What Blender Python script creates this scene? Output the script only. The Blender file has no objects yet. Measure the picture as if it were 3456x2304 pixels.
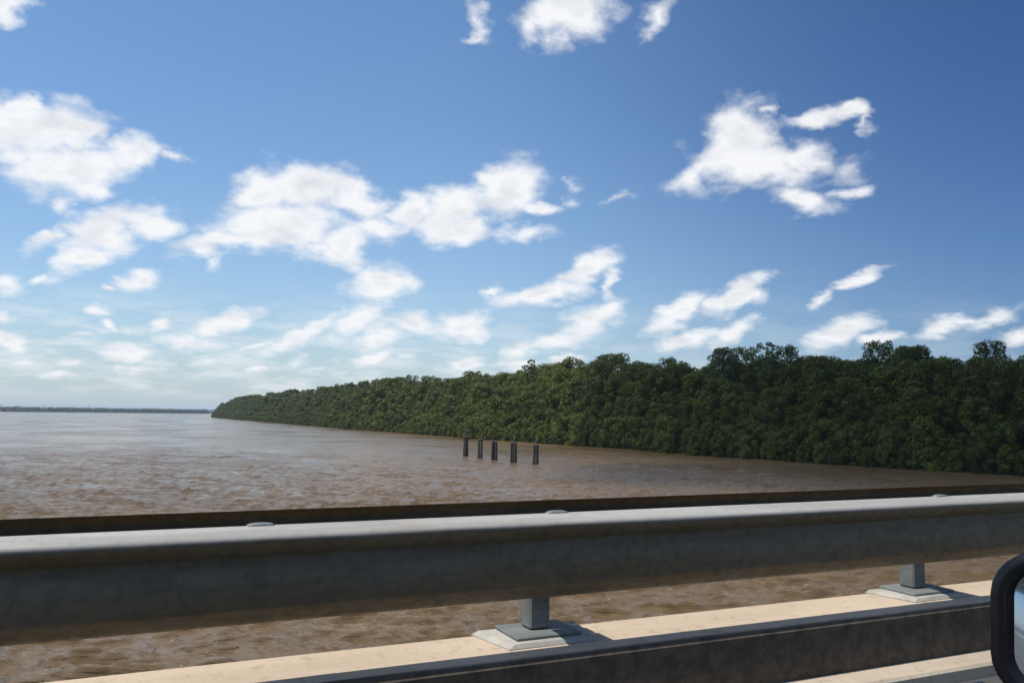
import bpy, math, random
import numpy as np
from mathutils import Vector, Matrix

# ------------------------------------------------------------------ scene
S = bpy.context.scene
S.render.engine = 'CYCLES'
R = math.radians
COL = S.collection
H = 10.0            # eye height above the river (m); eye is 1.19 m above the bridge deck

# camera: X runs along the bridge, Y out over the river, Z up
hd, pt, ro = R(24.82), R(5.06), R(.71)
F = Vector((math.sin(hd)*math.cos(pt), math.cos(hd)*math.cos(pt), math.sin(pt)))
Rt = Vector((math.cos(hd), -math.sin(hd), 0)); Up = Rt.cross(F)
r2 = Rt*math.cos(ro)+Up*math.sin(ro); u2 = Up*math.cos(ro)-Rt*math.sin(ro)
cd = bpy.data.cameras.new('camera'); cam = bpy.data.objects.new('camera', cd); COL.objects.link(cam)
cd.sensor_width = 36; cd.lens = 2802/3456*36; cd.clip_start = .02; cd.clip_end = 40000
m = Matrix((r2, u2, -F)).transposed().to_4x4(); m.translation = Vector((0, 0, H)); cam.matrix_world = m
S.camera = cam

S.view_settings.view_transform = 'Standard'; S.view_settings.look = 'None'
S.view_settings.exposure = 0.0; S.view_settings.gamma = 1
S.cycles.max_bounces = 6; S.cycles.diffuse_bounces = 3; S.cycles.glossy_bounces = 3
S.cycles.transmission_bounces = 3; S.cycles.volume_bounces = 1; S.cycles.transparent_max_bounces = 8
S.cycles.use_denoising = True

SUN = Vector((-.44, .06, 1.0)).normalized()
s_el = math.asin(SUN.z); s_az = math.atan2(SUN.x, SUN.y)
sl = bpy.data.lights.new('sun', 'SUN'); sl.energy = 5.0; sl.angle = R(.5); sl.color = (1, .95, .87)
so = bpy.data.objects.new('sun', sl); COL.objects.link(so)
so.rotation_euler = (-SUN).to_track_quat('-Z', 'Y').to_euler(); so.location = (-30, 10, 80)

# ------------------------------------------------------------------ node helper
class NT:
    def __init__(s, nt): s.nt = nt; s.N = nt.nodes; s.L = nt.links
    def new(s, t, **k):
        n = s.N.new(t)
        for a, v in k.items():
            if hasattr(n, a): setattr(n, a, v)
        return n
    def put(s, sock, v):
        if isinstance(v, bpy.types.NodeSocket): s.L.new(v, sock)
        else: sock.default_value = v
    def math(s, op, a, b=0., c=0., clamp=False):
        n = s.N.new('ShaderNodeMath'); n.operation = op; n.use_clamp = clamp
        for i, v in enumerate((a, b, c)): s.put(n.inputs[i], v)
        return n.outputs[0]
    def vec(s, op, a, b=(0, 0, 0), out=0):
        n = s.N.new('ShaderNodeVectorMath'); n.operation = op
        s.put(n.inputs[0], a); s.put(n.inputs[1], b)
        return n.outputs[out]
    def scale(s, a, k):
        n = s.N.new('ShaderNodeVectorMath'); n.operation = 'SCALE'; s.put(n.inputs[0], a); s.put(n.inputs['Scale'], k)
        return n.outputs[0]
    def comb(s, x, y, z=0.):
        n = s.N.new('ShaderNodeCombineXYZ')
        for i, v in enumerate((x, y, z)): s.put(n.inputs[i], v)
        return n.outputs[0]
    def sep(s, v):
        n = s.N.new('ShaderNodeSeparateXYZ'); s.put(n.inputs[0], v); return n.outputs
    def noise(s, v, scale, detail=4., rough=.55, out='Fac', dist=0.):
        n = s.N.new('ShaderNodeTexNoise'); s.put(n.inputs['Vector'], v)
        n.inputs['Scale'].default_value = scale; n.inputs['Detail'].default_value = detail
        n.inputs['Roughness'].default_value = rough; n.inputs['Distortion'].default_value = dist
        return n.outputs[out]
    def ramp(s, v, a, b, c=0., d=1., smooth=True):
        n = s.N.new('ShaderNodeMapRange'); n.interpolation_type = 'SMOOTHSTEP' if smooth else 'LINEAR'
        s.put(n.inputs[0], v)
        for i, q in enumerate((a, b, c, d)): s.put(n.inputs[i+1], q)
        return n.outputs[0]
    def mix(s, f, a, b, blend='MIX'):
        n = s.N.new('ShaderNodeMix'); n.data_type = 'RGBA'; n.blend_type = blend
        s.put(n.inputs[0], f)
        for i, v in ((6, a), (7, b)):
            if isinstance(v, tuple) and len(v) == 3: v = v+(1,)
            s.put(n.inputs[i], v)
        return n.outputs[2]

# ------------------------------------------------------------------ sky with clouds (world)
W = bpy.data.worlds.new('World'); S.world = W; W.use_nodes = True
W.cycles.sampling_method = 'MANUAL'; W.cycles.sample_map_resolution = 256
t = NT(W.node_tree); t.N.clear()
SKY_K = .1
sky = t.new('ShaderNodeTexSky', sky_type='NISHITA', sun_disc=False)
sky.sun_elevation = s_el; sky.sun_rotation = s_az
sky.air_density = 1.0; sky.dust_density = .6; sky.ozone_density = 2.2; sky.altitude = 10
dirv = t.new('ShaderNodeTexCoord').outputs['Generated']
x, y, z = t.sep(dirv)
az = t.math('MULTIPLY', t.math('ARCTAN2', x, y), 57.29578)
el = t.math('MULTIPLY', t.math('ARCSINE', z), 57.29578)
zz = t.math('ADD', t.math('MAXIMUM', z, 0.), .38)
plane = t.comb(t.math('DIVIDE', x, zz), t.math('DIVIDE', y, zz))
# domain warp
w1 = t.vec('SUBTRACT', t.noise(plane, 11., 7., .55, 'Color'), (.5, .5, .5))
amp = t.math('MULTIPLY_ADD', el, .15, .6)
q = t.vec('ADD', t.comb(az, el), t.vec('MULTIPLY', t.scale(w1, amp), (1.5, 1.0, 0)))
# cloud positions in the sky: azimuth, elevation, half width, half height, tilt (degrees), weight
BLOBS = [(-7.73,22.81,1.37,1.26,14,1.0), (-6.31,16.47,2.64,1.85,10,1.1), (-3.77,17.03,2.31,1.51,-11,1.1), (-4.11,14.67,3.34,1.66,8,1.15), (-0.5,15.84,1.91,0.99,23,1.0), 
         (-6.39,17.82,0.97,0.83,11,1.0), (-2.74,13.7,1.58,0.78,8,0.9), (2.2,16.01,0.79,0.43,-13,0.6), (-7.39,15.65,1.35,1.47,10,1.0), (-1.87,11.03,2.35,1.45,28,1.0), 
         (0.85,11.85,2.18,0.97,1,1.0), (-2.87,9.32,2.2,0.94,33,1.0), (-4.7,10.45,1.69,0.4,44,0.7), (-5.02,7.93,0.4,0.62,-58,0.6), (-3.98,12.36,0.71,0.78,7,0.5), 
         (7.57,14.71,2.02,1.73,35,1.15), (10.4,14.94,3.18,1.55,4,1.2), (13.77,14.6,2.21,1.5,-16,1.15), (8.78,12.41,4.53,1.56,4,1.3), (4.96,11.12,2.98,0.78,15,1.1), 
         (13.14,11.38,2.34,1.39,13,1.1), (15.17,12.65,1.78,1.31,3,0.9), (12.28,10.76,2.62,0.87,-17,0.9), (4.76,9.56,0.99,0.44,45,0.45), (17.53,13.78,1.95,1.31,22,1.0), 
         (20.55,14.03,3.64,1.41,16,1.15), (24.35,15.43,2.56,1.83,34,1.2), (26.35,14.42,2.14,0.59,-9,0.9), (20.88,12.57,2.89,1.0,1,1.1), (25.31,12.42,2.29,0.59,1,0.75), 
         (28.79,15.73,0.75,0.35,33,0.45), (28.8,14.57,0.55,0.64,0,0.5), (32.13,14.97,2.1,0.29,13,0.4), (15.86,8.92,2.31,1.12,12,1.15), (30.03,10.06,2.55,0.98,24,1.1), 
         (26.72,8.26,3.48,0.81,10,1.1), (23.38,8.52,0.91,0.54,21,0.8), (31.69,9.1,0.6,1.13,-20,0.8), (40.4,18.0,1.98,2.79,-38,1.05), (41.24,16.56,4.25,1.52,-4,1.15), 
         (40.13,19.11,1.69,2.09,-43,0.9), (45.45,19.44,2.58,0.58,-1,0.9), (46.93,19.54,1.47,0.57,-7,0.9), (48.36,18.72,1.17,0.36,-42,0.6), (37.49,16.21,2.32,1.08,26,0.75), 
         (44.26,14.13,2.32,0.94,-14,0.9), (46.95,14.46,1.19,0.54,10,0.6), (47.51,16.17,1.58,0.69,20,0.5), (42.56,20.26,0.62,0.43,-5,0.6), (44.59,17.12,1.64,1.08,-5,0.8), 
         (40.28,8.22,2.13,0.86,37,1.0), (36.12,6.99,2.48,0.88,32,1.1), (38.86,7.53,1.43,0.87,19,0.8), (41.41,8.33,0.84,0.86,-2,0.6), (47.73,8.92,2.08,0.44,20,0.8), 
         (45.43,7.77,0.76,0.49,39,0.8), (28.71,26.62,3.41,1.36,7,1.1), (26.23,25.86,1.84,0.7,17,0.8), (21.85,26.44,0.8,1.2,-15,0.55), (21.39,25.64,1.2,0.39,28,0.5), 
         (34.86,25.87,1.86,0.69,32,0.65), (33.95,24.88,0.9,0.32,14,0.4), (46.49,5.5,2.37,0.89,20,1.05), (48.79,5.02,1.51,0.49,4,1.0), (52.0,5.6,1.45,0.74,15,0.85), 
         (53.78,5.88,1.27,0.37,-2,0.6), (55.27,6.07,1.6,0.51,20,0.8), (56.12,4.93,1.12,0.51,21,0.8), (30.2,6.42,2.54,1.14,25,0.9), (31.54,7.32,1.19,0.66,0,0.8), 
         (28.25,5.12,2.4,0.66,5,0.9), (25.4,4.29,1.51,0.66,21,0.8), (36.69,5.22,2.46,0.71,12,1.0), (39.97,5.71,1.76,0.63,30,1.0), (21.31,5.88,2.11,1.08,1,1.0), 
         (10.74,5.29,3.43,0.64,31,1.0), (14.17,6.29,2.64,1.0,32,0.95), (15.66,5.15,2.06,1.01,12,0.9), (18.01,6.1,2.38,0.72,-7,0.9), (7.69,4.4,1.66,0.34,15,0.7), 
         (15.41,3.75,1.76,0.47,16,0.8), (21.65,3.42,1.5,0.6,16,1.0), (28.56,3.66,1.26,0.54,0,1.1), (25.26,3.44,1.81,0.42,1,0.8), (5.72,5.8,2.31,0.73,22,1.0), (3.65,4.44,1.97,0.62,-3,0.9), 
         (1.79,5.38,0.98,0.39,19,0.8), (-1.79,6.26,0.83,0.54,4,0.95), (0.51,8.27,1.28,0.76,26,0.95), (-1.19,7.46,0.49,0.27,4,0.6), (-6.79,7.38,1.0,0.71,-6,1.0), 
         (-6.78,5.33,0.66,0.41,4,0.9), (-6.48,3.93,1.38,0.67,-8,1.0), (-0.02,3.64,1.62,0.6,2,0.95), (-1.2,5.1,0.3,0.48,36,0.6), (-0.32,4.8,0.55,0.22,3,0.5), (-3.24,2.86,0.99,0.32,11,0.8), 
         (-5.85,2.6,0.89,0.31,2,0.7), (0.41,2.51,2.25,0.38,2,0.7), (-2.39,4.69,0.72,0.21,3,0.4), (8.02,2.89,1.38,0.34,12,0.55), (10.24,3.38,0.86,0.52,42,0.55), 
         (11.39,2.83,1.71,0.29,12,0.5), (-3.9,2.1,1.85,0.26,2,0.6), (4.76,3.21,1.6,0.39,2,0.5), (17.47,3.8,0.74,0.24,11,0.5)]
fld = None
for bi, (a, e, rx, ry, an, wt) in enumerate(BLOBS):
    if bi and bi % 20 == 0:      # keeps the evaluation in short runs: Cycles' node stack is small
        q = t.vec('ADD', q, t.comb(t.math('MULTIPLY', fld, 1e-7), 0.))
    n = t.new('ShaderNodeMapping', vector_type='TEXTURE'); t.L.new(q, n.inputs[0])
    n.inputs[1].default_value = (a, e, 0); n.inputs[2].default_value = (0, 0, R(an))
    n.inputs[3].default_value = (rx*1.3, ry*1.3, 1)
    ln = t.vec('LENGTH', n.outputs[0], out=1)
    v = t.math('MULTIPLY_ADD', ln, -wt, wt)
    fld = v if fld is None else t.math('MAXIMUM', fld, v)
# clouds beyond the part of the sky the photograph shows, and the low hazy band over the horizon
big = t.noise(plane, 1.6, 3., .5)
away = t.math('MAXIMUM', t.math('MAXIMUM', t.ramp(az, 60., 68.), t.ramp(az, -11., -18.)), t.ramp(el, 25., 31.))
g = t.math('ADD', t.math('MULTIPLY', t.ramp(big, .5, .72, -.4, 1.1, False), away), t.math('MULTIPLY_ADD', away, 2., -2.))
fld = t.math('MAXIMUM', fld, g)
nv = t.noise(plane, 15., 8., .58)
A = 1.25
den = t.math('MULTIPLY_ADD', t.math('SUBTRACT', nv, .5), A, t.math('MAXIMUM', fld, -.75))
alpha = t.ramp(den, -.04, .78)
band = t.noise(t.comb(t.math('MULTIPLY', az, .22), t.math('MULTIPLY', el, .95)), 1.0, 6., .6)
bm = t.math('MULTIPLY', t.ramp(el, .4, 1.6), t.ramp(el, 9., 3.5))
bal = t.math('MULTIPLY', t.math('MULTIPLY', t.ramp(band, .42, .62), bm), .5)
bal = t.math('MULTIPLY', bal, t.ramp(az, 40., 10., .3, 1.))
alpha = t.math('MULTIPLY', t.math('MAXIMUM', alpha, bal), .97)
# relief inside the clouds: thicker, lower and away-from-sun parts greyer
rel = t.math('SUBTRACT', t.noise(plane, 10., 4., .5), t.noise(t.vec('ADD', plane, (-.032, -.042, 0)), 10., 4., .5))
lit = t.math('ADD', t.math('MULTIPLY', rel, 1.7), t.ramp(den, .55, 1.5, 1., .5))
ccol = t.mix(t.math('MAXIMUM', t.math('MINIMUM', lit, 1.), 0.), (.62, .64, .70), (.95, .96, .98))
ccol = t.scale(ccol, 10.0)
# milky air near the horizon
hz = t.math('MULTIPLY', t.math('EXPONENT', t.math('MULTIPLY', t.math('MAXIMUM', el, 0.), -.15)), .85)
# clear tropical air: the blue deepens with the angle away from the sun's side of the sky
hx = t.vec('NORMALIZE', t.comb(x, y))
ca = t.vec('DOT_PRODUCT', hx, (math.sin(s_az), math.cos(s_az), 0), out=1)
away_sun = t.ramp(ca, -.15, -.87)
tint = t.mix(away_sun, (1.03, 1.30, 1.48), (.29, .50, .80))
base = t.mix(1., sky.outputs[0], tint, 'MULTIPLY')
base = t.mix(t.math('MULTIPLY', hz, t.math('MULTIPLY_ADD', away_sun, -.7, 1.)), base, (5.3, 6.05, 6.6))
fin = t.mix(alpha, base, ccol)
bg = t.new('ShaderNodeBackground'); t.L.new(fin, bg.inputs[0]); bg.inputs[1].default_value = SKY_K
ow = t.new('ShaderNodeOutputWorld'); t.L.new(bg.outputs[0], ow.inputs[0])

# ------------------------------------------------------------------ mesh helpers
def tag(o, label=None, cat=None, group=None, kind=None):
    if label: o['label'] = label
    if cat: o['category'] = cat
    if group: o['group'] = group
    if kind: o['kind'] = kind
    return o
def empty(name, loc=(0, 0, 0)):
    o = bpy.data.objects.new(name, None); COL.objects.link(o); o.location = loc; o.empty_display_size = .3
    return o
def mesh_obj(name, me, parent=None):
    o = bpy.data.objects.new(name, me); COL.objects.link(o)
    if parent: o.parent = parent
    return o
def np_mesh(name, V, Fq, mat, smooth=False, tint=None):
    """V (n,3) floats, Fq (m,k) ints with k corners each"""
    V = np.asarray(V, np.float32); Fq = np.asarray(Fq, np.int32); k = Fq.shape[1]
    me = bpy.data.meshes.new(name)
    me.vertices.add(len(V)); me.vertices.foreach_set('co', V.ravel())
    me.loops.add(Fq.size); me.loops.foreach_set('vertex_index', Fq.ravel())
    me.polygons.add(len(Fq)); me.polygons.foreach_set('loop_start', np.arange(0, Fq.size, k, dtype=np.int32))
    me.update(calc_edges=True)
    me.polygons.foreach_set('use_smooth', np.full(len(Fq), smooth))
    if tint is not None:
        at = me.attributes.new('tint', 'FLOAT', 'FACE'); at.data.foreach_set('value', np.asarray(tint, np.float32))
    if mat: me.materials.append(mat)
    return me
class MB:
    """collects polygons for one mesh"""
    def __init__(s): s.v = []; s.f = []; s.sm = []
    def add(s, V, Fs, smooth=False):
        o = len(s.v); s.v += [tuple(p) for p in V]; s.f += [tuple(i+o for i in f) for f in Fs]; s.sm += [smooth]*len(Fs)
        return s
    def box(s, x0, x1, y0, y1, z0, z1, bev=0.):
        if bev <= 0:
            V = [(a, b, c) for a in (x0, x1) for b in (y0, y1) for c in (z0, z1)]
            return s.add(V, [(0, 1, 3, 2), (4, 6, 7, 5), (0, 4, 5, 1), (2, 3, 7, 6), (0, 2, 6, 4), (1, 5, 7, 3)])
        V = []; idx = {}
        for i, xx in enumerate((x0, x1)):
            for j, yy in enumerate((y0, y1)):
                for k, zc in enumerate((z0, z1)):
                    sx, sy, sz = (1, -1)[i]*bev, (1, -1)[j]*bev, (1, -1)[k]*bev
                    for ax, p in enumerate(((xx, yy+sy, zc+sz), (xx+sx, yy, zc+sz), (xx+sx, yy+sy, zc))):
                        idx[i, j, k, ax] = len(V); V.append(p)
        Fs = []
        for ax in range(3):
            for q_ in (0, 1):
                def I(u, w):
                    c = [0, 0, 0]; c[ax] = q_; o_ = [b for b in range(3) if b != ax]; c[o_[0]] = u; c[o_[1]] = w
                    return idx[c[0], c[1], c[2], ax]
                Fs.append((I(0, 0), I(1, 0), I(1, 1), I(0, 1)))
        for ax in range(3):       # edge strips along ax
            o_ = [b for b in range(3) if b != ax]
            for u in (0, 1):
                for w in (0, 1):
                    c0 = [0, 0, 0]; c1 = [0, 0, 0]; c1[ax] = 1
                    for c in (c0, c1): c[o_[0]] = u; c[o_[1]] = w
                    Fs.append((idx[(*c0, o_[0])], idx[(*c1, o_[0])], idx[(*c1, o_[1])], idx[(*c0, o_[1])]))
        for i in (0, 1):
            for j in (0, 1):
                for k in (0, 1): Fs.append((idx[i, j, k, 0], idx[i, j, k, 1], idx[i, j, k, 2]))
        return s.add(V, Fs)
    def sweep(s, prof, xs, closed=False, smooth=False, caps=False):
        """profile of (y, z) points run along X"""
        n = len(prof); V = [(xx, p[0], p[1]) for xx in xs for p in prof]
        Fs = [(i*n+j, i*n+(j+1) % n, (i+1)*n+(j+1) % n, (i+1)*n+j) for i in range(len(xs)-1) for j in range(n if closed else n-1)]
        if caps: Fs += [tuple(range(n)), tuple(range((len(xs)-1)*n, len(xs)*n))]
        return s.add(V, Fs, smooth)
    def loft(s, rings, closed=True, smooth=True, cap0=True, cap1=True):
        n = len(rings[0]); V = [p for r_ in rings for p in r_]
        Fs = [(i*n+j, i*n+(j+1) % n, (i+1)*n+(j+1) % n, (i+1)*n+j) for i in range(len(rings)-1) for j in range(n if closed else n-1)]
        if cap0: Fs.append(tuple(range(n)))
        if cap1: Fs.append(tuple(range((len(rings)-1)*n, len(rings)*n)))
        return s.add(V, Fs, smooth)
    def tube(s, pts, rad, n=8, smooth=True, wob=0., rng=None):
        rings = []
        for i, p in enumerate(pts):
            p = Vector(p); d = (Vector(pts[min(i+1, len(pts)-1)])-Vector(pts[max(i-1, 0)])).normalized()
            a = d.orthogonal() if abs(d.z) < .9 else d.cross(Vector((1, 0, 0))); a.normalize(); b = d.cross(a)
            r_ = rad[i] if hasattr(rad, '__len__') else rad
            ring = []
            for k in range(n):
                rr = r_*(1+(rng.uniform(-wob, wob) if rng else 0)); w = 2*math.pi*k/n
                ring.append(tuple(p+a*rr*math.cos(w)+b*rr*math.sin(w)))
            rings.append(ring)
        return s.loft(rings, smooth=smooth)
    def build(s, name, mat, parent=None):
        import bmesh
        me = bpy.data.meshes.new(name); me.from_pydata(s.v, [], s.f)
        me.polygons.foreach_set('use_smooth', s.sm)
        bm = bmesh.new(); bm.from_mesh(me); bmesh.ops.recalc_face_normals(bm, faces=bm.faces); bm.to_mesh(me); bm.free()
        me.materials.append(mat); me.update()
        return mesh_obj(name, me, parent)

# ------------------------------------------------------------------ materials
def new_mat(name):
    m_ = bpy.data.materials.new(name); m_.use_nodes = True
    t_ = NT(m_.node_tree); b = t_.N.get('Principled BSDF')
    return m_, t_, b
def bump(t_, b, h, strength=.3, dist=.01):
    n = t_.new('ShaderNodeBump'); n.inputs['Strength'].default_value = strength; n.inputs['Distance'].default_value = dist
    t_.L.new(h, n.inputs['Height']); t_.L.new(n.outputs[0], b.inputs['Normal']); return n
def pos(t_): return t_.new('ShaderNodeNewGeometry').outputs['Position']
def stretch(t_, v, s_): return t_.vec('MULTIPLY', v, s_)

def galvanised(name, c0, c1, rough=.5, metal=.1, rust=.5, grime_shade=None):
    m_, t_, b = new_mat(name); P = pos(t_)
    n1 = t_.noise(stretch(t_, P, (.7, 9, 9)), 1.6, 6., .6)
    n2 = t_.noise(P, 26., 4., .6)
    c = t_.mix(t_.ramp(n1, .3, .7), c0, c1)
    c = t_.mix(t_.math('MULTIPLY', t_.ramp(n2, .45, .8), .35), c, tuple(k*.6 for k in c0))
    n3 = t_.noise(stretch(t_, P, (1.2, 6, 14)), 1.3, 7., .65)
    c = t_.mix(t_.math('MULTIPLY', t_.ramp(n3, .56, .74), rust), c, (.16, .085, .04))
    if grime_shade:      # olive road dirt plus painted shade of the beam face, ragged upper edge
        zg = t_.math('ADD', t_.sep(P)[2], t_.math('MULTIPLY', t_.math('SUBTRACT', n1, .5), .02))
        dm = t_.math('MULTIPLY', t_.ramp(zg, grime_shade, grime_shade-.014), t_.ramp(n3, .2, .7, .93, .8))
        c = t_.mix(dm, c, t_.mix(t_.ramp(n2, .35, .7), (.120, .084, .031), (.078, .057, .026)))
    t_.L.new(c, b.inputs['Base Color']); b.inputs['Metallic'].default_value = metal
    b.inputs['Specular IOR Level'].default_value = .22 if grime_shade else .5
    t_.put(b.inputs['Roughness'], t_.ramp(n2, .2, .8, rough-.08, rough+.15))
    bump(t_, b, n2, .15, .003)
    return m_
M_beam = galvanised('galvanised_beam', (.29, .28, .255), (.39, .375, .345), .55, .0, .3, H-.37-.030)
M_beam_back_shade = galvanised('galvanised_beam_back_shade', (.16, .16, .155), (.24, .235, .225), .6, .0, .3, H-.37+.03)  # darker copy: the rear beam's shade is put into its colour
M_post = galvanised('galvanised_post', (.12, .135, .13), (.20, .21, .205), .6, .1, .25)
M_bolt = galvanised('galvanised_bolt', (.4, .4, .39), (.5, .5, .5), .45, .3, .1)

def concrete(name, ca, cb, dirt, sc=1., face_shade=None):
    m_, t_, b = new_mat(name); P = pos(t_)
    big_ = t_.noise(stretch(t_, P, (.5, 1.6, 1.6)), 1.5*sc, 6., .6)
    fine = t_.noise(P, 60., 5., .65)
    pit = t_.noise(P, 17., 6., .7)
    c = t_.mix(t_.ramp(big_, .3, .7), ca, cb)
    c = t_.mix(t_.math('MULTIPLY', t_.ramp(pit, .52, .72), .55), c, dirt)
    c = t_.mix(t_.math('MULTIPLY', t_.ramp(fine, .5, .75), .3), c, tuple(k*.55 for k in ca))
    if face_shade:      # shade of the upright traffic face, painted in as near-black brown
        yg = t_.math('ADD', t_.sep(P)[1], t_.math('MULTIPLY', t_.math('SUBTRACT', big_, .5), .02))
        dm = t_.math('MULTIPLY', t_.ramp(yg, face_shade+.012, face_shade), t_.ramp(pit, .35, .75, .97, .80))
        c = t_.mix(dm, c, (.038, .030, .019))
    t_.L.new(c, b.inputs['Base Color']); b.inputs['Roughness'].default_value = .9
    bump(t_, b, t_.math('ADD', fine, t_.math('MULTIPLY', pit, 1.5)), .35, .006)
    return m_
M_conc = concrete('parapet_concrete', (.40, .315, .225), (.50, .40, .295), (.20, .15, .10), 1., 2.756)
M_kerb = concrete('kerb_concrete', (.36, .295, .22), (.46, .39, .30), (.17, .13, .09), 2.)
M_pad = concrete('pad_mortar', (.30, .285, .25), (.42, .40, .36), (.16, .13, .10), 3.)
def asphalt():
    m_, t_, b = new_mat('asphalt'); P = pos(t_)
    f_ = t_.noise(P, 90., 4., .7); g_ = t_.noise(stretch(t_, P, (.3, 1.2, 1)), 1.4, 5., .6)
    c = t_.mix(f_, (.03, .03, .03), (.085, .082, .078)); c = t_.mix(t_.math('MULTIPLY', t_.ramp(g_, .4, .7), .35), c, (.12, .10, .08))
    t_.L.new(c, b.inputs['Base Color']); b.inputs['Roughness'].default_value = .92; bump(t_, b, f_, .5, .006); return m_
M_asph = asphalt()
def simple(name, c, rough=.5, metal=0., coat=0., ns=30., var=.25, bs=.05):
    m_, t_, b = new_mat(name); n = t_.noise(pos(t_), ns, 4., .6)
    t_.L.new(t_.mix(n, tuple(k*(1-var) for k in c), tuple(k*(1+var) for k in c)), b.inputs['Base Color'])
    b.inputs['Roughness'].default_value = rough; b.inputs['Metallic'].default_value = metal; b.inputs['Coat Weight'].default_value = coat
    if bs: bump(t_, b, n, bs, .002)
    return m_
M_blackp = simple('black_plastic', (.007, .007, .009), .3, 0, 0, 120., .3, .05); M_blackp.node_tree.nodes['Principled BSDF'].inputs['Specular IOR Level'].default_value = .25
M_navy = simple('navy_paint', (.012, .016, .035), .22, .1, .9, 8., .1, 0)
M_silver = simple('silver_paint', (.46, .49, .52), .3, .55, .6, 6., .04, 0)
M_rubber = simple('rubber', (.02, .02, .02), .8, 0, 0, 60., .3, .2)
M_trimdark = simple('dark_cloth', (.03, .03, .032), .9, 0, 0, 90., .3, .2)
M_glassd = simple('tinted_glass', (.01, .011, .012), .35, 0, 0., 3., .1, 0); M_glassd.node_tree.nodes['Principled BSDF'].inputs['Specular IOR Level'].default_value = .08
M_mirror = simple('mirror_silver', (.82, .85, .87), .015, 1., 0, 2., .01, 0)
M_refl = simple('reflector_lens', (.75, .68, .5), .3, 0, .5, 60., .1, .1)
def wood():
    m_, t_, b = new_mat('weathered_pile_wood'); P = pos(t_)
    n = t_.noise(stretch(t_, P, (7, 7, .8)), 1.5, 7., .65); k_ = t_.noise(P, 3.2, 4., .6)
    c = t_.mix(t_.ramp(n, .3, .7), (.018, .014, .011), (.075, .062, .052)); c = t_.mix(t_.math('MULTIPLY', t_.ramp(k_, .5, .7), .5), c, (.10, .09, .08))
    c = t_.mix(t_.ramp(t_.sep(P)[2], .55, .15), c, (.012, .012, .008))
    t_.L.new(c, b.inputs['Base Color']); b.inputs['Roughness'].default_value = .85; bump(t_, b, n, .8, .04); return m_
M_wood = wood()
def leaf_mat(name, ca, cb, cc, nsc=.35):
    m_, t_, b = new_mat(name)
    oi = t_.new('ShaderNodeObjectInfo').outputs['Random']
    at = t_.new('ShaderNodeAttribute', attribute_name='tint').outputs['Fac']
    n = t_.noise(pos(t_), nsc, 3., .6)
    k_ = t_.math('ADD', t_.math('MULTIPLY', at, .6), t_.math('MULTIPLY', oi, .4))
    c = t_.mix(k_, ca, cb); c = t_.mix(t_.math('MULTIPLY', t_.ramp(n, .45, .75), .55), c, cc)
    t_.L.new(c, b.inputs['Base Color']); b.inputs['Roughness'].default_value = .5; b.inputs['Specular IOR Level'].default_value = .22
    tr = t_.new('ShaderNodeBsdfTranslucent'); t_.L.new(t_.mix(.5, c, (.09, .12, .01)), tr.inputs[0])
    mx = t_.new('ShaderNodeMixShader'); mx.inputs[0].default_value = .22
    t_.L.new(b.outputs[0], mx.inputs[1]); t_.L.new(tr.outputs[0], mx.inputs[2])
    t_.L.new(mx.outputs[0], t_.N['Material Output'].inputs[0])
    return m_
M_leaf = leaf_mat('mangrove_leaf', (.018, .034, .004), (.122, .142, .013), (.175, .18, .032))
M_far = leaf_mat('far_shore_leaf', (.02, .035, .018), (.04, .06, .025), (.05, .06, .03), .01)
M_bark = simple('mangrove_bark', (.07, .055, .042), .9, 0, 0, 4., .4, .4)
M_mud = simple('mud', (.10, .075, .05), .6, 0, 0, .8, .3, .5)

# ------------------------------------------------------------------ river
rng = np.random.default_rng(7)
def water():
    m_, t_, b = new_mat('river_water'); P = pos(t_)
    Pw = t_.vec('ADD', P, t_.scale(t_.noise(P, .25, 2., .5, 'Color'), 1.5))
    # wind patches and silt streaks
    silt = t_.noise(stretch(t_, P, (.03, .02, 1)), 1., 7., .68)
    ruf = t_.noise(stretch(t_, P, (.018, .013, 1)), 1.3, 8., .68)
    silt2 = t_.noise(stretch(t_, P, (.5, .25, 1)), 1., 5., .65)
    c = t_.mix(t_.ramp(silt, .35, .65), (.118, .076, .034), (.146, .096, .046))
    c = t_.mix(t_.math('MULTIPLY', t_.ramp(silt2, .5, .72), .35), c, (.165, .104, .038))
    t_.L.new(c, b.inputs['Base Color']); b.inputs['IOR'].default_value = 1.33; b.inputs['Specular IOR Level'].default_value = .36
    t_.put(b.inputs['Roughness'], t_.ramp(ruf, .35, .65, .08, .26))
    rot = t_.new('ShaderNodeMapping'); t_.L.new(Pw, rot.inputs[0]); rot.inputs[2].default_value = (0, 0, R(-20)); rot.inputs[3].default_value = (.34, 1, 1)
    h1 = t_.noise(rot.outputs[0], 2.4, 4., .55); h2 = t_.noise(rot.outputs[0], 7.5, 5., .62)
    h3 = t_.noise(rot.outputs[0], .8, 3., .5); h4 = t_.noise(rot.outputs[0], .22, 3., .55)
    h = t_.math('ADD', t_.math('MULTIPLY', h1, .10), t_.math('MULTIPLY', h2, .032))
    h = t_.math('ADD', h, t_.math('MULTIPLY', h3, .32))
    h = t_.math('ADD', h, t_.math('MULTIPLY', h4, .8))
    h = t_.math('MULTIPLY', h, t_.ramp(ruf, .35, .65, .55, 1.35))
    bump(t_, b, h, 1.0, .6)
    return m_
M_water = water()
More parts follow.
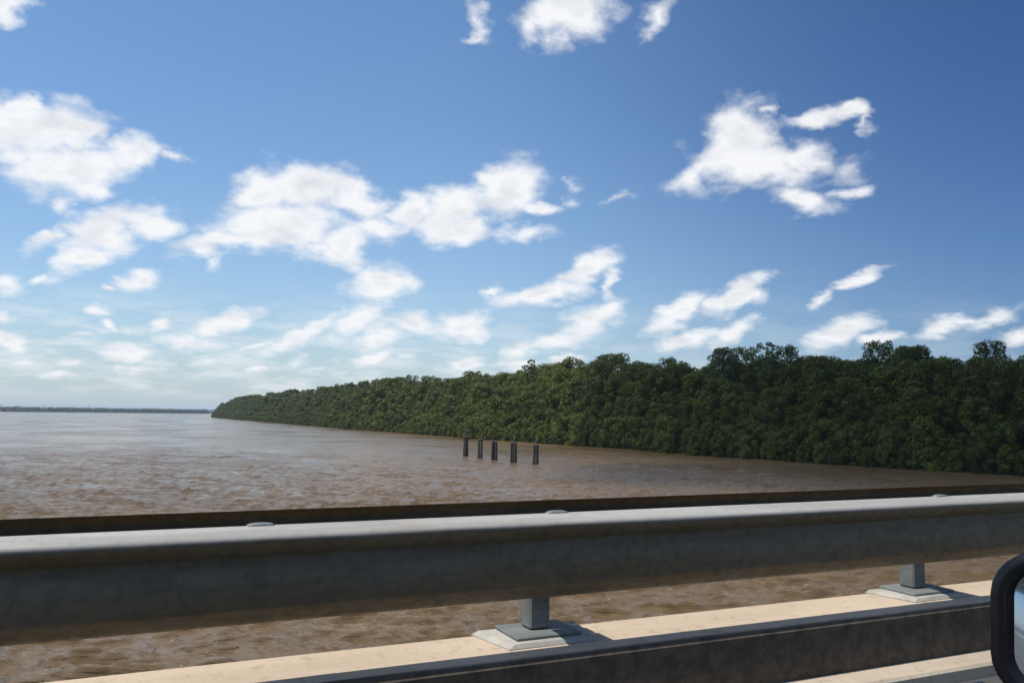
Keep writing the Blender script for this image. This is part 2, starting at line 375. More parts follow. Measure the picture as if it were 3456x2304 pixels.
def make_water():
    r0 = [0, 6, 12, 17, 21]
    rr = [24.]
    while rr[-1] < 60: rr.append(rr[-1]+.12)
    while rr[-1] < 260: rr.append(rr[-1]*1.0045)
    while rr[-1] < 16000: rr.append(rr[-1]*1.03)
    rr = np.array(r0[1:]+rr)
    a = np.concatenate([np.arange(-20, 66, .12), np.arange(66, 339.9, 3.)]); a = np.radians(a)
    nr, na = len(rr), len(a)
    X = rr[:, None]*np.sin(a)[None]; Y = rr[:, None]*np.cos(a)[None]; Z = np.zeros_like(X)
    wr = np.random.default_rng(3)
    near = (rr < 370)
    Xn, Yn = X[near], Y[near]
    for i in range(46):
        lam = .55*(4.2/.55)**wr.random(); th = R(62)+wr.normal(0, .38); k = 2*math.pi/lam
        am = .0105*lam**.85
        Z[near] += am*np.sin(k*(Xn*math.cos(th)+Yn*math.sin(th))+wr.random()*6.28+.6*np.sin(.07*Xn+.11*Yn+i))
    Z[near] = Z[near]+.9*np.maximum(Z[near], 0)**1.5
    fade = np.clip((rr-22)/6, 0, 1)*np.clip(1.12-rr/330, .0, 1)**1.5
    Z *= fade[:, None]
    V = np.stack([X.ravel(), Y.ravel(), Z.ravel()], 1); V = np.vstack([[[0, 0, 0]], V])
    i = np.arange(nr-1)[:, None]*na; j = np.arange(na); j2 = (j+1) % na
    Q = np.stack([(i+j).ravel(), (i+na+j).ravel(), (i+na+j2).ravel(), (i+j2).ravel()], 1)+1
    me = np_mesh('river', V, Q, M_water, True)
    # centre fan, under the bridge
    o = mesh_obj('river', me); tag(o, kind='structure')
    fan = MB(); ring = [(6*math.sin(k), 6*math.cos(k), 0) for k in a[::24]]
    fan.add([(0, 0, -.002)]+[(p[0]*1.02, p[1]*1.02, -.002) for p in ring], [(0, k+1, (k+1) % len(ring)+1) for k in range(len(ring))], True)
    tag(fan.build('water', M_water), kind='structure')
make_water()

# ------------------------------------------------------------------ river bank (mud under the forest)
def shore_x(Y):
    pts = [(-400, 170), (60, 156), (100, 150.5), (120, 145.5), (150, 139.5), (222, 136.7), (335, 133), (517, 128), (900, 128), (1300, 131), (1500, 134), (1620, 150), (1700, 200), (1760, 320), (1800, 600)]
    return float(np.interp(Y, [p[0] for p in pts], [p[1] for p in pts]))
bk = MB(); ys = list(range(-400, 1500, 40))+[1500, 1560, 1620, 1660, 1700, 1740, 1770, 1800]
V = []
for Y in ys:
    s0 = shore_x(Y)+1.5; V += [(s0+1, Y, -.6), (s0+5, Y, .15), (s0+30, Y, .6), (2600, Y, .8)]
bk.add(V, [(i*4+j, i*4+j+1, (i+1)*4+j+1, (i+1)*4+j) for i in range(len(ys)-1) for j in range(3)], True)
tag(bk.build('river_bank', M_mud), kind='structure')

# ------------------------------------------------------------------ foliage
def leaf_cloud(g, puffs, n, size, outw=.85, asp=.55):
    """puffs: (m,7) centre, radii, tint -> leaf quads spread over every puff's shell"""
    puffs = np.asarray(puffs, float)
    area = (puffs[:, 3]*puffs[:, 4]+puffs[:, 3]*puffs[:, 5]+puffs[:, 4]*puffs[:, 5])
    idx = g.choice(len(puffs), n, p=area/area.sum()); pf = puffs[idx]
    d = g.normal(size=(n, 3)); d[:, 2] += .25; d /= np.linalg.norm(d, axis=1)[:, None]
    rad = 1-.34*g.random(n)**1.4
    # small lumps on the shell so the silhouette is ragged
    lump = 1+.13*np.sin(d[:, 0]*9+idx*1.7)*np.sin(d[:, 1]*8+idx)*np.sin(d[:, 2]*9+idx*.6)
    c = pf[:, :3]+d*pf[:, 3:6]*(rad*lump)[:, None]
    nn = d*outw+g.normal(size=(n, 3))*.36+np.array([0, 0, .15]); nn /= np.linalg.norm(nn, axis=1)[:, None]
    a = np.cross(nn, g.normal(size=(n, 3))); a /= np.linalg.norm(a, axis=1)[:, None]; b_ = np.cross(nn, a)
    s_ = size*(.6+.8*g.random(n))[:, None]
    V = np.stack([c-a*s_*.5, c-b_*s_*asp*.5+nn*s_*.06, c+a*s_*.5, c+b_*s_*asp*.5+nn*s_*.06], 1).reshape(-1, 3)
    tint = np.clip(pf[:, 6]+g.normal(0, .1, n), 0, 1)
    return V, tint
def crown_puffs(g, h, r, zlow, npf, shape):
    """puffs arranged on a rounded crown between zlow and h"""
    P = []; tree_t = g.random()
    for i in range(npf):
        u = (i+.5)/npf; zc = zlow+(h-zlow)*u**.9
        k = (zc-zlow)/(h-zlow)
        if shape == 'dome': rr_ = r*math.sqrt(max(0, 1-max(0, (k-.35)/.68)**2))*(.72+.28*min(1, k/.3))
        elif shape == 'cone': rr_ = r*(1.0-.72*k)
        else: rr_ = r*(.35+.65*math.sin(min(1, k*1.1)*2.6))
        th = i*2.399963+g.normal(0, .35); q_ = rr_*(.62+.38*g.random())
        s_ = r*(.27+.22*g.random())*(1.15-.35*k)
        P.append((q_*math.cos(th), q_*math.sin(th), min(zc, h-s_*.8), s_, s_, s_*(.72+.35*g.random()), tree_t*.6+.4*g.random()))
    return P
def make_crown_mesh(name, seed, h, r, zlow, npf, nleaf, size, shape='dome', mat=None, airy=False):
    g = np.random.default_rng(seed); P = crown_puffs(g, h, r, zlow, npf, shape)
    if airy: P = [(a, b, c, s1*.95, s2*.95, s3*.6, t_) for (a, b, c, s1, s2, s3, t_) in P]
    V, tint = leaf_cloud(g, P, nleaf, size)
    V[:, 2] = np.maximum(V[:, 2], .05)
    return np_mesh(name, V, np.arange(len(V)).reshape(-1, 4), mat or M_leaf, False, tint), P
def make_trunk(g, h, r, P, base_r, parent):
    tb = MB(); lean = g.normal(0, .35, 2)
    pts = [(lean[0]*k, lean[1]*k, h*.88*k) for k in (0, .2, .4, .6, .8, 1.)]
    tb.tube(pts, [base_r*(1.25-1.05*k) for k in (0, .2, .4, .6, .8, 1.)], 7)
    for p in P[::max(1, len(P)//9)]:
        k = max(.12, min(.85, (p[2]-1.2*r*.4)/(h*.88))); o = Vector((lean[0]*k, lean[1]*k, h*.88*k)); e = Vector(p[:3])
        mid = o.lerp(e, .5)+Vector((0, 0, .06*h*.4))
        tb.tube([o, mid, e], [base_r*.42*(1-k*.5), base_r*.26, base_r*.1], 5)
    for i in range(6):            # prop roots
        th = i*1.05+g.random()*.4; q_ = base_r*3.4+g.random()*.6
        tb.tube([(0, 0, 1.5+.4*g.random()), (q_*.55*math.cos(th), q_*.55*math.sin(th), 1.15), (q_*math.cos(th), q_*math.sin(th), -.3)], [base_r*.3, base_r*.25, base_r*.2], 5)
    return tb.build('trunk', M_bark, parent)

LOWL = 'low rounded mangrove bush, its leaves hanging down to the brown water along the forest edge'
MIDL = 'mid height mangrove tree rising behind the low waterline bushes, rounded green crown'
TALLL = 'tall mangrove tree with a broad dark green crown, in the back rows under the skyline'
protos = {'low': [], 'mid': [], 'tall': []}
SPEC = {  # height, radius, zlow fraction, puffs, leaves, leaf size, trunk radius
    'low': (8.0, 3.1, .02, 26, 5200, .42, .12), 'mid': (17., 3.9, .12, 46, 9500, .46, .2), 'tall': (28., 4.7, .35, 48, 10500, .5, .3)}
used = {'low': 0, 'mid': 0, 'tall': 0}
LAB = {'low': (LOWL, 'mangrove bushes along the waterline'), 'mid': (MIDL, 'mid height mangrove trees of the bank'), 'tall': (TALLL, 'tall mangrove trees of the bank')}
def proto(kind, i):
    h, r, zl, npf, nl, sz, tr = SPEC[kind]; g = np.random.default_rng(100+i*7+len(kind))
    hh = h*(.94+.12*g.random())
    root = empty('mangrove_tree'); root['kindk'] = kind
    me, P = make_crown_mesh('crown', 500+i+len(kind)*37, hh, r*(.9+.2*g.random()), hh*zl, npf, nl, sz, ('dome', 'dome', 'cone', 'ball')[i % 4] if kind != 'tall' else 'dome')
    mesh_obj('crown', me, root); make_trunk(g, hh, r, P, tr, root)
    del root['kindk']
    return root
def place_tree(kind, x_, y_, z_, rot, sc, label=None, i=0):
    L = protos[kind]; fresh = None
    if len(L) < (6 if kind != 'low' else 5):
        root = proto(kind, len(L)); L.append(root)
    else:
        src = L[i % len(L)]; root = src.copy(); COL.objects.link(root)
        for ch in src.children:
            c = ch.copy(); c.parent = root; COL.objects.link(c)
    root.location = (x_, y_, z_); root.rotation_euler = (0, 0, rot); root.scale = sc
    tag(root, label or LAB[kind][0], 'tree', LAB[kind][1])
    return root

rd = random.Random(11)
ROWS = [('low', 1.5, 4.2, .62), ('low', 5.0, 5.0, 1.05), ('mid', 10., 5.4, .80), ('mid', 16.5, 5.8, 1.16), ('tall', 24., 6.6, .86), ('tall', 32., 7.4, 1.03)]
placed = []
far_list = []
YI = 262.
for ri, (kind, back, step, sc) in enumerate(ROWS):
    Y = 62+rd.random()*step
    if kind == 'tall': Y = 74
    k = 0
    while Y < 1640:
        s_ = sc*rd.uniform(.78, 1.25)
        st = step*rd.uniform(.75, 1.25)
        xx = shore_x(Y)+back+rd.uniform(-1.4, 1.4)
        hs = float(np.interp(Y, [70, 100, 130, 160, 1200, 1640], [.81, .84, .92, .98, 1.05, .92]))
        if kind == 'tall': s_ = sc*rd.choice([.92, .95, .98, 1.0, 1.03, 1.05])*hs*rd.uniform(.97, 1.03)
        # open water gulleys and bulges in the bank
        xx += 1.2*math.sin(Y*.093)+.8*math.sin(Y*.031+1) if ri < 4 else 0
        if Y < YI:
            placed.append((kind, xx, Y, rd.uniform(-.2, .1), rd.uniform(0, 6.28), s_, ri))
        else:
            far_list.append((kind, xx, Y, s_*rd.uniform(.9, 1.12))); st *= 1.2
        Y += st; k += 1
far_list += [('tall', shore_x(Y)+back, Y, 1.07*rd.choice([.82, .92, 1., 1.06, 1.16])) for back in (40, 50) for Y in np.arange(262, 1640, 8.5)]
back_rows = [('tall', shore_x(Y)+back, Y, .97*rd.choice([.88, .93, .97, 1., 1.03])*float(np.interp(Y, [100, 200], [.84, 1.]))) for back in (41, 50, 60) for Y in np.arange(10, 262, 8.5)]
back_rows += [('mid', shore_x(Y)+back, Y, 1.1) for back in (22, 36) for Y in np.arange(10, 130, 6.)]+[('low', shore_x(Y)+back, Y, .9) for back in (2, 6) for Y in np.arange(10, 62, 4.5)]+[('mid', shore_x(Y)+12, Y, .95) for Y in np.arange(10, 62, 5.5)]
random.Random(5).shuffle(placed)
for i, (kind, xx, Y, zz_, rot, s_, ri) in enumerate(placed):
    place_tree(kind, xx, Y, zz_, rot, (s_*rd.uniform(.92, 1.12), s_*rd.uniform(.92, 1.12), s_), i=rd.randrange(99))
print('INDIVIDUAL TREES', len(placed))

# a few trees that stand out of the skyline
def emergent(x_, y_, h, r, label, seed, airy, mat):
    root = empty('mangrove_tree', (x_, y_, .2)); g = np.random.default_rng(seed)
    me, P = make_crown_mesh('crown', seed, h, r, h*.62, 30 if airy else 40, 3000 if airy else 8000, .46, 'ball' if airy else 'dome', mat, airy)
    mesh_obj('crown', me, root); make_trunk(g, h, r, P, .26, root)
    tag(root, label, 'tree', 'tall mangrove trees of the bank')
M_leaf_pale = leaf_mat('pale_mangrove_leaf', (.06, .09, .03), (.09, .13, .045), (.10, .13, .05))
emergent(163, 182, 31.4, 3.0, 'airy pale green tree whose thin crown pokes up from the middle of the forest skyline', 901, True, M_leaf_pale)
emergent(160, 197, 30.6, 4.2, 'broad pale green crown at the skyline just left of the airy pale tree', 902, False, M_leaf_pale)
emergent(158, 322, 34., 2.4, 'thin two-headed tree sticking out of the skyline above the wooden piles', 903, True, M_leaf)
emergent(166, 136, 27., 4.8, 'dark pointed crown forming the highest bump at the right of the forest', 904, False, M_leaf)

# the far part of the forest, which reads as one mass
def far_forest():
    g = np.random.default_rng(77); Vs = []; Ts = []
    lib = {}
    def tmpl(kind, lod):
        key = (kind, lod, int(g.integers(0, 5)))
        if key not in lib:
            h, r, zl, npf, nl, sz, _ = SPEC[kind]
            f_ = (1, .6, .33, .18)[lod]; P = crown_puffs(g, h, r*1.08, h*zl, max(12, int(npf*(1, .6, .4, .3)[lod])), ('dome', 'dome', 'cone')[key[2] % 3]); P = [(a_, b_, c_, s1*1.12, s2*1.12, s3*1.1, t_) for (a_, b_, c_, s1, s2, s3, t_) in P]
            lib[key] = leaf_cloud(g, P, int(nl*f_), sz*(1, 1.2, 1.65, 2.3)[lod])
        return lib[key]
    for (kind, xx, Y, s_) in far_list+back_rows:
        lod = 0 if Y < 200 else 1 if Y < 420 else 2 if Y < 800 else 3
        V, T_ = tmpl(kind, max(lod, 1)); a = g.random()*6.28; c, s2 = math.cos(a), math.sin(a)
        q_ = np.empty_like(V); q_[:, 0] = (V[:, 0]*c-V[:, 1]*s2)*s_*1.12+xx; q_[:, 1] = (V[:, 0]*s2+V[:, 1]*c)*s_*1.12+Y; q_[:, 2] = np.maximum(V[:, 2]*s_, .02)
        Vs.append(q_); Ts.append(np.clip(T_*.55+.65*g.random()-.1, 0, 1))
    V = np.vstack(Vs)
    o = mesh_obj('mangrove_forest', np_mesh('mangrove_forest', V, np.arange(len(V)).reshape(-1, 4), M_leaf, False, np.concatenate(Ts)))
    tag(o, 'dense green mangrove forest running along the river bank into the distance', 'forest', kind='stuff')
    print('FAR QUADS', len(V)//4)
far_forest()

# the other side of the river, kilometres off
def distant_shore():
    g = np.random.default_rng(5); n = 1500
    L = [(-5200, 1700), (-2600, 2650), (-1200, 3050), (-391, 3335), (324, 3844), (1500, 4700)]
    tt = np.linspace(0, len(L)-1.001, 1600); Vs = []; Ts = []
    px = np.interp(tt, range(len(L)), [p[0] for p in L]); py = np.interp(tt, range(len(L)), [p[1] for p in L])
    P = []
    for row, hgt in ((0, 12), (14, 17), (30, 19.5)):
        for a, b_ in zip(px, py):
            h = hgt*(.88+.2*g.random())*(1.3 if g.random() < .02 and row == 30 else 1)
            P.append((a+g.normal(0, 3), b_+row+g.normal(0, 3), h*.5, 5.5+2*g.random(), 5, h*.52, g.random()))
    V, T_ = leaf_cloud(g, P, 70000, 4.2); V[:, 2] = np.maximum(V[:, 2], .1)
    o = mesh_obj('distant_forest', np_mesh('distant_forest', V, np.arange(len(V)).reshape(-1, 4), M_far, False, T_))
    tag(o, 'low blue-grey line of forest on the opposite shore at the horizon', 'forest', kind='stuff')
    b = MB(); V = []
    for a, c in L: V += [(a, c-6, -.5), (a, c-2, .5), (a+600, c+2500, 1.)]
    b.add(V, [(i*3+j, i*3+j+1, (i+1)*3+j+1, (i+1)*3+j) for i in range(len(L)-1) for j in range(2)], True)
    tag(b.build('far_bank', M_mud), kind='structure')
distant_shore()

# ------------------------------------------------------------------ wooden piles in the river
def pile_cluster(x_, y_, piles, label, seed):
    """piles: (dx, dy, radius, height, lean x, lean y); dx/dy in metres"""
    root = empty('wooden_pile_cluster', (x_, y_, 0)); rr_ = random.Random(seed)
    ax = Vector((math.cos(R(26)), -math.sin(R(26)), 0)); ay = Vector((math.sin(R(26)), math.cos(R(26)), 0))
    for (dx, dy, rad, h, lx, ly) in piles:
        tb = MB(); pts = []; rs = []; rad *= .9; dx *= .95
        for k in range(9):
            u = k/8; p = ax*(dx+lx*u+rr_.uniform(-.02, .02))+ay*(dy+ly*u); pts.append((p.x, p.y, -1.2+(h+1.2)*u)); rs.append(rad*(1.06-.16*u)*rr_.uniform(.93, 1.07))
        rs[-1] *= rr_.uniform(.55, .85)
        tb.tube(pts, rs, 10, True, .07, rr_); tb.build('pile', M_wood, root)
    bd = MB(); cx_ = sum(p[0]+p[4]*.8 for p in piles)/len(piles); hb = sorted(p[3] for p in piles)[-2]-.55 if len(piles) > 1 else 2.
    c = ax*cx_
    wmax = .62
    ring = []
    for zz_ in (hb-.12, hb+.12):
        ring.append([tuple(c+ax*wmax*math.cos(a)+ay*.5*math.sin(a)+Vector((0, 0, zz_))) for a in [k*math.pi/8 for k in range(16)]])
    bd.loft(ring, cap0=False, cap1=False); bd.build('binding_strap', M_rubber, root)
    tag(root, label, 'pile', 'wooden pile clusters standing in the river')
pile_cluster(75.0, 188.1, [(-.40, 0, .27, 5.0, .05, 0), (.02, -.25, .30, 4.9, .02, 0), (.46, .1, .26, 4.95, -.12, 0), (.02, .25, .20, 6.3, 0, 0)],
             'farthest of the five wooden pile clusters, a narrow stub rising from its middle', 1)
pile_cluster(74.6, 178.1, [(-.38, 0, .28, 4.6, .10, 0), (.34, 0, .31, 4.7, .0, 0), (.2, .3, .25, 5.7, .15, 0)],
             'second farthest wooden pile cluster, slim, its right timber taller with a hooked tip', 2)
pile_cluster(74.9, 170.6, [(-.52, 0, .33, 4.5, .13, 0), (.48, 0, .38, 4.4, -.14, 0), (.0, .3, .3, 4.1, 0, 0)],
             'middle pile cluster, two flat-topped timbers split by a gap at the water', 3)
pile_cluster(74.9, 160.4, [(-.66, 0, .17, 4.35, .12, 0), (-.22, .1, .30, 4.5, .03, 0), (.36, 0, .42, 4.4, -.02, 0), (.08, .3, .24, 5.6, .05, 0)],
             'second nearest pile cluster, thick timbers with a pale cap and one thin leaning pole', 4)
pile_cluster(76.1, 152.4, [(-.50, 0, .26, 4.2, .22, 0), (.22, 0, .42, 4.3, .05, 0), (.18, .32, .28, 5.4, -.02, 0)],
             'nearest wooden pile cluster, its left timber leaning in towards the thicker ones', 5)

# ------------------------------------------------------------------ bridge
DK = H-1.15                                    # top of the deck
X0, X1 = -26., 60.
xs = [X0+i*.5 for i in range(int((X1-X0)/.5)+1)]
road = MB(); road.box(X0, X1, -7.2, 2.598, DK-.12, DK)
tag(road.build('road', M_asph), kind='structure')
br = empty('bridge', (0, 0, DK)); tag(br, 'concrete road bridge over the brown river, edged by a low parapet', 'bridge')
def rel(o, root=None):                          # parts are modelled in world space
    o.parent = root; o.matrix_parent_inverse = Matrix.Translation(root.location).inverted(); return o
zp = H-.866; zk = H-1.09
par = MB()
for xa in [-.75+(i-5)*5.4 for i in range(16)]:       # cast in lengths with open joints between
    par.sweep([(2.742, DK-.5), (2.742, zp-.022), (2.764, zp), (3.10, zp), (3.125, zp-.02), (3.125, DK-.5)], [xa, xa+5.388], True, False, True)
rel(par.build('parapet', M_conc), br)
kb = MB(); kb.sweep([(2.60, DK-.4), (2.60, zk-.012), (2.612, zk), (2.741, zk+.003), (2.741, DK-.4)], xs, True, False, True)
rel(kb.build('kerb', M_kerb), br)
dk = MB(); dk.box(X0, X1, -7.6, 2.74, DK-.75, DK-.42); dk.box(X0, X1, -6.5, -5.9, DK-2.2, DK-.75); dk.box(X0, X1, 1.4, 2.0, DK-2.2, DK-.75)
dk.box(X0, X1, -2.4, -1.8, DK-2.2, DK-.75); rel(dk.build('deck_slab', M_conc), br)
for xx in (-18, 6, 30, 54):
    pr = MB(); pr.box(xx-.7, xx+.7, -7.2, 2.5, DK-3.1, DK-2.2, .03)
    for yy in (-5.6, -2.1, 1.4): pr.tube([(xx, yy, -2), (xx, yy, DK-3.1)], .5, 20)
    rel(pr.build('pier', M_conc), br)
for xx in [2.62+i*4.2 for i in range(-4, 10)]:
    rf = MB(); rf.box(xx-.045, xx+.045, 2.590, 2.5995, zk-.05, zk-.028, .002); rel(rf.build('reflector', M_refl), br)

gr = empty('guardrail', (0, 0, zp)); tag(gr, 'galvanised steel guardrail with corrugated beams on short posts along the parapet', 'guardrail')
def wprof(y0, s_, ztop):
    """W-beam profile, s_ = -1: humps towards the road, +1: towards the river"""
    P = [(0, 0), (.006, .0015), (.014, .003), (.060, .019), (.068, .024), (.073, .029), (.075, .036), (.075, .047), (.073, .055), (.066, .063), (.040, .088), (.033, .096), (.031, .104), (.035, .112), (.064, .160), (.070, .172), (.072, .184), (.072, .236), (.069, .248), (.062, .258), (.022, .292), (.014, .300), (0, .312)]
    th = .004
    out = [(y0+s_*a, ztop-b) for a, b in P]; inn = [(y0+s_*(a-th), ztop-b) for a, b in reversed(P)]
    return out+inn
zt = H-.37
PX = [1.52+2.13*k for k in range(-12, 28)]
for y0, s_ in ((2.85, -1), (3.29, 1)):
    b = MB(); b.sweep(wprof(y0, s_, zt), xs, True, True, True); o = rel(b.build('rail_beam', M_beam if s_ < 0 else M_beam_back_shade), gr)
    for xj in PX[::2]:          # lap-joint bolts
        bb = MB()
        for dx in (-.12, .12):
            for dz in (.042, .212):
                yb = y0+s_*(.076 if dz < .1 else .072)
                bb.tube([(xj+dx, yb-s_*.004, zt-dz), (xj+dx, yb+s_*.010, zt-dz)], [.016, .010], 8)
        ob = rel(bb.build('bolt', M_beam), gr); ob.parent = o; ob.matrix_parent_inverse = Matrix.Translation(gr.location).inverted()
def post_parts(xc):
    p = MB()   # I-section post between the beams
    p.box(xc-.045, xc+.045, 2.99, 3.08, zp+.03, zt-.045, .008)
    po = rel(p.build('post', M_post), gr)
    k = MB()   # spacer blocks from post to beams, rounded tops show over the rail
    k.sweep([(2.856, zt-.27), (2.856, zt-.05), (2.984, zt-.05), (2.984, zt-.27)], [xc-.05, xc+.05], True, False, True)
    k.sweep([(3.086, zt-.27), (3.086, zt-.08), (3.284, zt-.08), (3.284, zt-.27)], [xc-.05, xc+.05], True, False, True)
    rel(k.build('spacer_block', M_bolt), gr)
    pl = MB(); pl.box(xc-.14, xc+.14, 2.905, 3.12, zp+.016, zp+.028, .003)
    bp = rel(pl.build('base_plate', M_post), gr)
    nb = MB()
    for dx in (-.115, .115):
        for dy in (2.93, 3.09): nb.tube([(xc+dx, dy, zp+.028), (xc+dx, dy, zp+.062)], .011, 6); nb.tube([(xc+dx, dy, zp+.0285), (xc+dx, dy, zp+.042)], .02, 6, False)
    nn = rel(nb.build('anchor_bolts', M_bolt), gr); nn.parent = bp; nn.matrix_parent_inverse = Matrix.Translation(gr.location).inverted()
    pd = MB(); V = []
    for zz_, e in ((zp+.002, .0), (zp+.016, -.025)):
        V.append([(xc-.19-e, 2.86-e*.5, zz_), (xc+.19+e, 2.86-e*.5, zz_), (xc+.24+e, 3.118+e*.3, zz_), (xc-.24-e, 3.118+e*.3, zz_)])
    pd.loft(V, smooth=False); rel(pd.build('mortar_pad', M_pad), gr)
for xc in PX: post_parts(xc)
def clip(xc):                                    # small rounded clip over the beam's top lip
    k = MB(); rings = []
    for i in range(9):
        u = -1+i/4; e = math.sqrt(max(0, 1-u*u)); w = .042*u; q = .003+.005*e
        rings.append([(xc+w, 2.842, zt-.012), (xc+w, 2.843, zt+q*.6), (xc+w, 2.850, zt+q), (xc+w, 2.868, zt+q), (xc+w, 2.874, zt+q*.4), (xc+w, 2.874, zt-.012)])
    k.loft(rings); rel(k.build('clip', M_post), gr)
for i, xc in enumerate(PX):
    clip(xc)
    if i % 2: clip(xc+1.03)

# ------------------------------------------------------------------ the car the picture is taken from
car = empty('car', (0, -.3, DK)); tag(car, 'silver car on the bridge, its black window sill and side mirror at the picture edge', 'car')
def C(o): return rel(o, car)
zs = H-.246
b = MB()                                           # flanks: outer skin from wheel arch line to the sill
def flank(y_, s_):
    return [(y_-s_*.0, DK+.25), (y_+s_*.05, DK+.45), (y_+s_*.06, DK+.72), (y_+s_*.03, zs-.03), (y_-s_*.02, zs-.02), (y_-s_*.02, DK+.25)]
for y_, s_ in ((.50, 1), (-1.10, -1)):
    b.sweep(flank(y_, s_), [-2.3, -1.6, .5, .66], True, True, True)
b.loft([[(.6, .53, DK+.25), (.6, .55, DK+.7), (.6, .46, zs-.03), (.6, -1.06, zs-.03), (.6, -1.15, DK+.7), (.6, -1.13, DK+.25)],
        [(1.0, .53, DK+.25), (1.0, .55, DK+.66), (1.0, .46, zs-.09), (1.0, -1.06, zs-.09), (1.0, -1.16, DK+.7), (1.0, -1.13, DK+.25)],
        [(1.7, .51, DK+.25), (1.7, .53, DK+.66), (1.7, .44, DK+.84), (1.7, -1.04, DK+.84), (1.7, -1.13, DK+.66), (1.7, -1.1, DK+.25)],
        [(2.2, .40, DK+.25), (2.2, .40, DK+.55), (2.15, .33, DK+.68), (2.15, -.93, DK+.68), (2.2, -1.0, DK+.55), (2.2, -1.0, DK+.25)]], smooth=False)
b.box(-2.3, -2.28, -1.0, .45, DK+.25, zs-.05)
C(b.build('body', M_silver))
b = MB(); b.sweep([(.47, zs-.20), (.47, zs-.006), (.485, zs), (.55, zs), (.562, zs-.010), (.562, zs-.03), (.52, zs-.05), (.52, zs-.20)], [-1.9+i*.265 for i in range(11)], True, False, True)
C(b.build('window_sill', M_blackp))
b = MB(); b.box(-1.9, .9, -.95, .46, DK+.25, DK+.30); b.box(-1.9, .9, .44, .468, DK+.30, zs-.03); C(b.build('cabin_lining', M_trimdark))
b = MB()                                           # roof and pillars
b.sweep([(.30, H+.27), (.36, H+.22), (.36, H+.20), (-.86, H+.20), (-.86, H+.22), (-.8, H+.27)], [-1.7, .08], True, False, True)
for yy in (.36, -.94):
    b.box(-.52, -.40, yy, yy+.08, zs, H+.2)
    b.tube([(-1.7, yy+.03, H+.2), (-2.1, yy+.06, zs)], .05, 6)
C(b.build('roof', M_silver))
b = MB(); b.box(-1.78, .95, -1.105, -1.10, zs-.02, H+.19); C(b.build('side_window', M_glassd))
b = MB(); b.add([(-2.12, -1.0, zs), (-1.72, -.86, H+.2), (-1.72, .36, H+.2), (-2.12, .44, zs)], [(0, 1, 2, 3)]); C(b.build('rear_windscreen', M_glassd))
b = MB(); b.box(-1.78, -.53, .482, .488, zs, H+.19); C(b.build('rear_window', M_glassd))
b = MB(); b.box(-2.25, .98, .561, .568, DK+.60, DK+.66, .002); C(b.build('side_moulding', M_rubber))
for xx in (-1.5, 1.55):
    for yy in (.36, -.96):
        w = MB(); w.tube([(xx, yy-.1, DK+.31), (xx, yy+.1, DK+.31)], .31, 28); wo = C(w.build('wheel', M_rubber))
        w = MB(); w.tube([(xx, yy-.105, DK+.31), (xx, yy+.105, DK+.31)], .19, 20); r_ = w.build('rim', M_bolt); r_.parent = wo; r_.matrix_parent_inverse = Matrix.Translation(car.location).inverted()
# side mirror
def rrect(cy, cz, w, h, r_, n=7):
    P = []
    for (sy, sz, a0) in ((1, 1, 0), (-1, 1, 90), (-1, -1, 180), (1, -1, 270)):
        for k in range(n):
            a = R(a0+90*k/(n-1)); P.append((cy+sy*(w/2-r_)+r_*math.cos(a), cz+sz*(h/2-r_)+r_*math.sin(a)))
    return P
mc = (.690, H-.272); mw, mh = .180, .205
def ring(x_, w, h, r_, dy=0., dz=0., sh=.0):
    return [(x_+.035+sh*(p[0]-mc[0])+.06*(p[1]-mc[1]), p[0]+dy, p[1]+dz) for p in rrect(mc[0], mc[1], w, h, r_)]
b = MB()
b2 = MB()
b2.loft([ring(1.098, mw-.052, mh-.052, .040, sh=-.40), ring(1.082, mw-.046, mh-.046, .042, sh=-.40), ring(1.078, mw-.030, mh-.030, .05, sh=-.40), ring(1.080, mw-.010, mh-.010, .06, sh=-.40),
        ring(1.085, mw-.003, mh-.003, .063, sh=-.40)], cap0=False, cap1=False)
b.loft([ring(1.085, mw-.003, mh-.003, .063, sh=-.40), ring(1.10, mw+.004, mh+.004, .065, sh=-.3), ring(1.13, mw-.006, mh-.008, .065, sh=-.15), ring(1.16, mw-.04, mh-.045, .06), ring(1.18, mw-.09, mh-.10, .04)], cap0=False)
C(b.build('mirror_housing', M_navy))
C(b2.build('mirror_surround', M_blackp))
b = MB(); b.add(ring(1.0915, mw-.0465, mh-.0465, .040, sh=-.40), [tuple(range(28))]); C(b.build('mirror_glass', M_mirror))
b = MB(); b.tube([(1.12, .64, H-.30), (1.10, .55, H-.30), (1.04, .50, H-.30)], [.03, .028, .035], 10); C(b.build('mirror_arm', M_blackp))

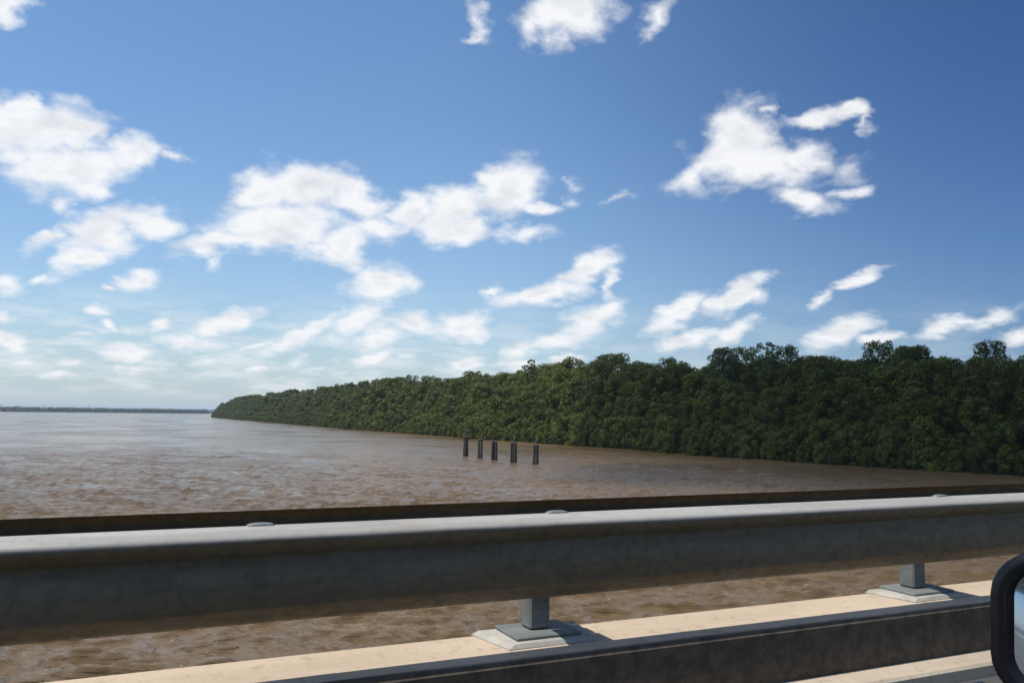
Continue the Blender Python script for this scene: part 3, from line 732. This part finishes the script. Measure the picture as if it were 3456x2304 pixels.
# ------------------------------------------------------------------ the cumulus overhead that shades the near part of the forest
def cloud():
    m_ = bpy.data.materials.new('cloud_vapour'); m_.use_nodes = True; t_ = NT(m_.node_tree); t_.N.clear()
    vol = t_.new('ShaderNodeVolumePrincipled'); vol.inputs['Color'].default_value = (1, 1, 1, 1); vol.inputs['Density'].default_value = .036
    ov = t_.new('ShaderNodeOutputMaterial'); t_.L.new(vol.outputs[0], ov.inputs['Volume'])
    cz = 760.; cx_, cy_ = 285+SUN.x/SUN.z*cz, 50+SUN.y/SUN.z*cz; nr, na = 14, 48; V = []; Fs = []
    for sgn in (1, -1):
        o = len(V); V.append((cx_, cy_, cz+sgn*58))
        for i in range(1, nr+1):
            for j in range(na):
                a = 2*math.pi*j/na; q_ = i/nr; wob = 1+.12*math.sin(3*a+1)+.08*math.sin(7*a)+.05*math.sin(13*a+2)
                hgt = 58*(1-q_)**.75*(1+.16*math.sin(9*a+5*q_)*math.sin(11*q_)) if i < nr else 0
                V.append((cx_+215*q_*wob*math.cos(a), cy_+235*q_*wob*math.sin(a), cz+sgn*hgt))
        for j in range(na):
            Fs.append((o, o+1+j, o+1+(j+1) % na))
            for i in range(nr-1): p = o+1+i*na; Fs.append((p+j, p+na+j, p+na+(j+1) % na, p+(j+1) % na))
    import bmesh
    me = bpy.data.meshes.new('cloud'); me.from_pydata(V, [], Fs)
    bm = bmesh.new(); bm.from_mesh(me); bmesh.ops.remove_doubles(bm, verts=bm.verts, dist=.01); bmesh.ops.recalc_face_normals(bm, faces=bm.faces); bm.to_mesh(me); bm.free()
    me.materials.append(m_)
    tag(mesh_obj('cloud', me), 'low white cumulus cloud high overhead', 'cloud', kind='structure')
cloud()

# ------------------------------------------------------------------ air
if True:
    hzm = bpy.data.materials.new('haze'); hzm.use_nodes = True; t_ = NT(hzm.node_tree); t_.N.clear()
    vol = t_.new('ShaderNodeVolumePrincipled'); vol.inputs['Color'].default_value = (.62, .79, 1., 1); vol.inputs['Density'].default_value = 6e-5
    vol.inputs['Anisotropy'].default_value = 0.
    ov = t_.new('ShaderNodeOutputMaterial'); t_.L.new(vol.outputs[0], ov.inputs['Volume'])
    b = MB(); b.box(-17000, 17000, -17000, 17000, -4, 60); hb_ = b.build('haze', hzm); tag(hb_, kind='stuff')
    hb_['label'] = 'thin bluish haze over the river, veiling the opposite shore'; hb_['category'] = 'haze'
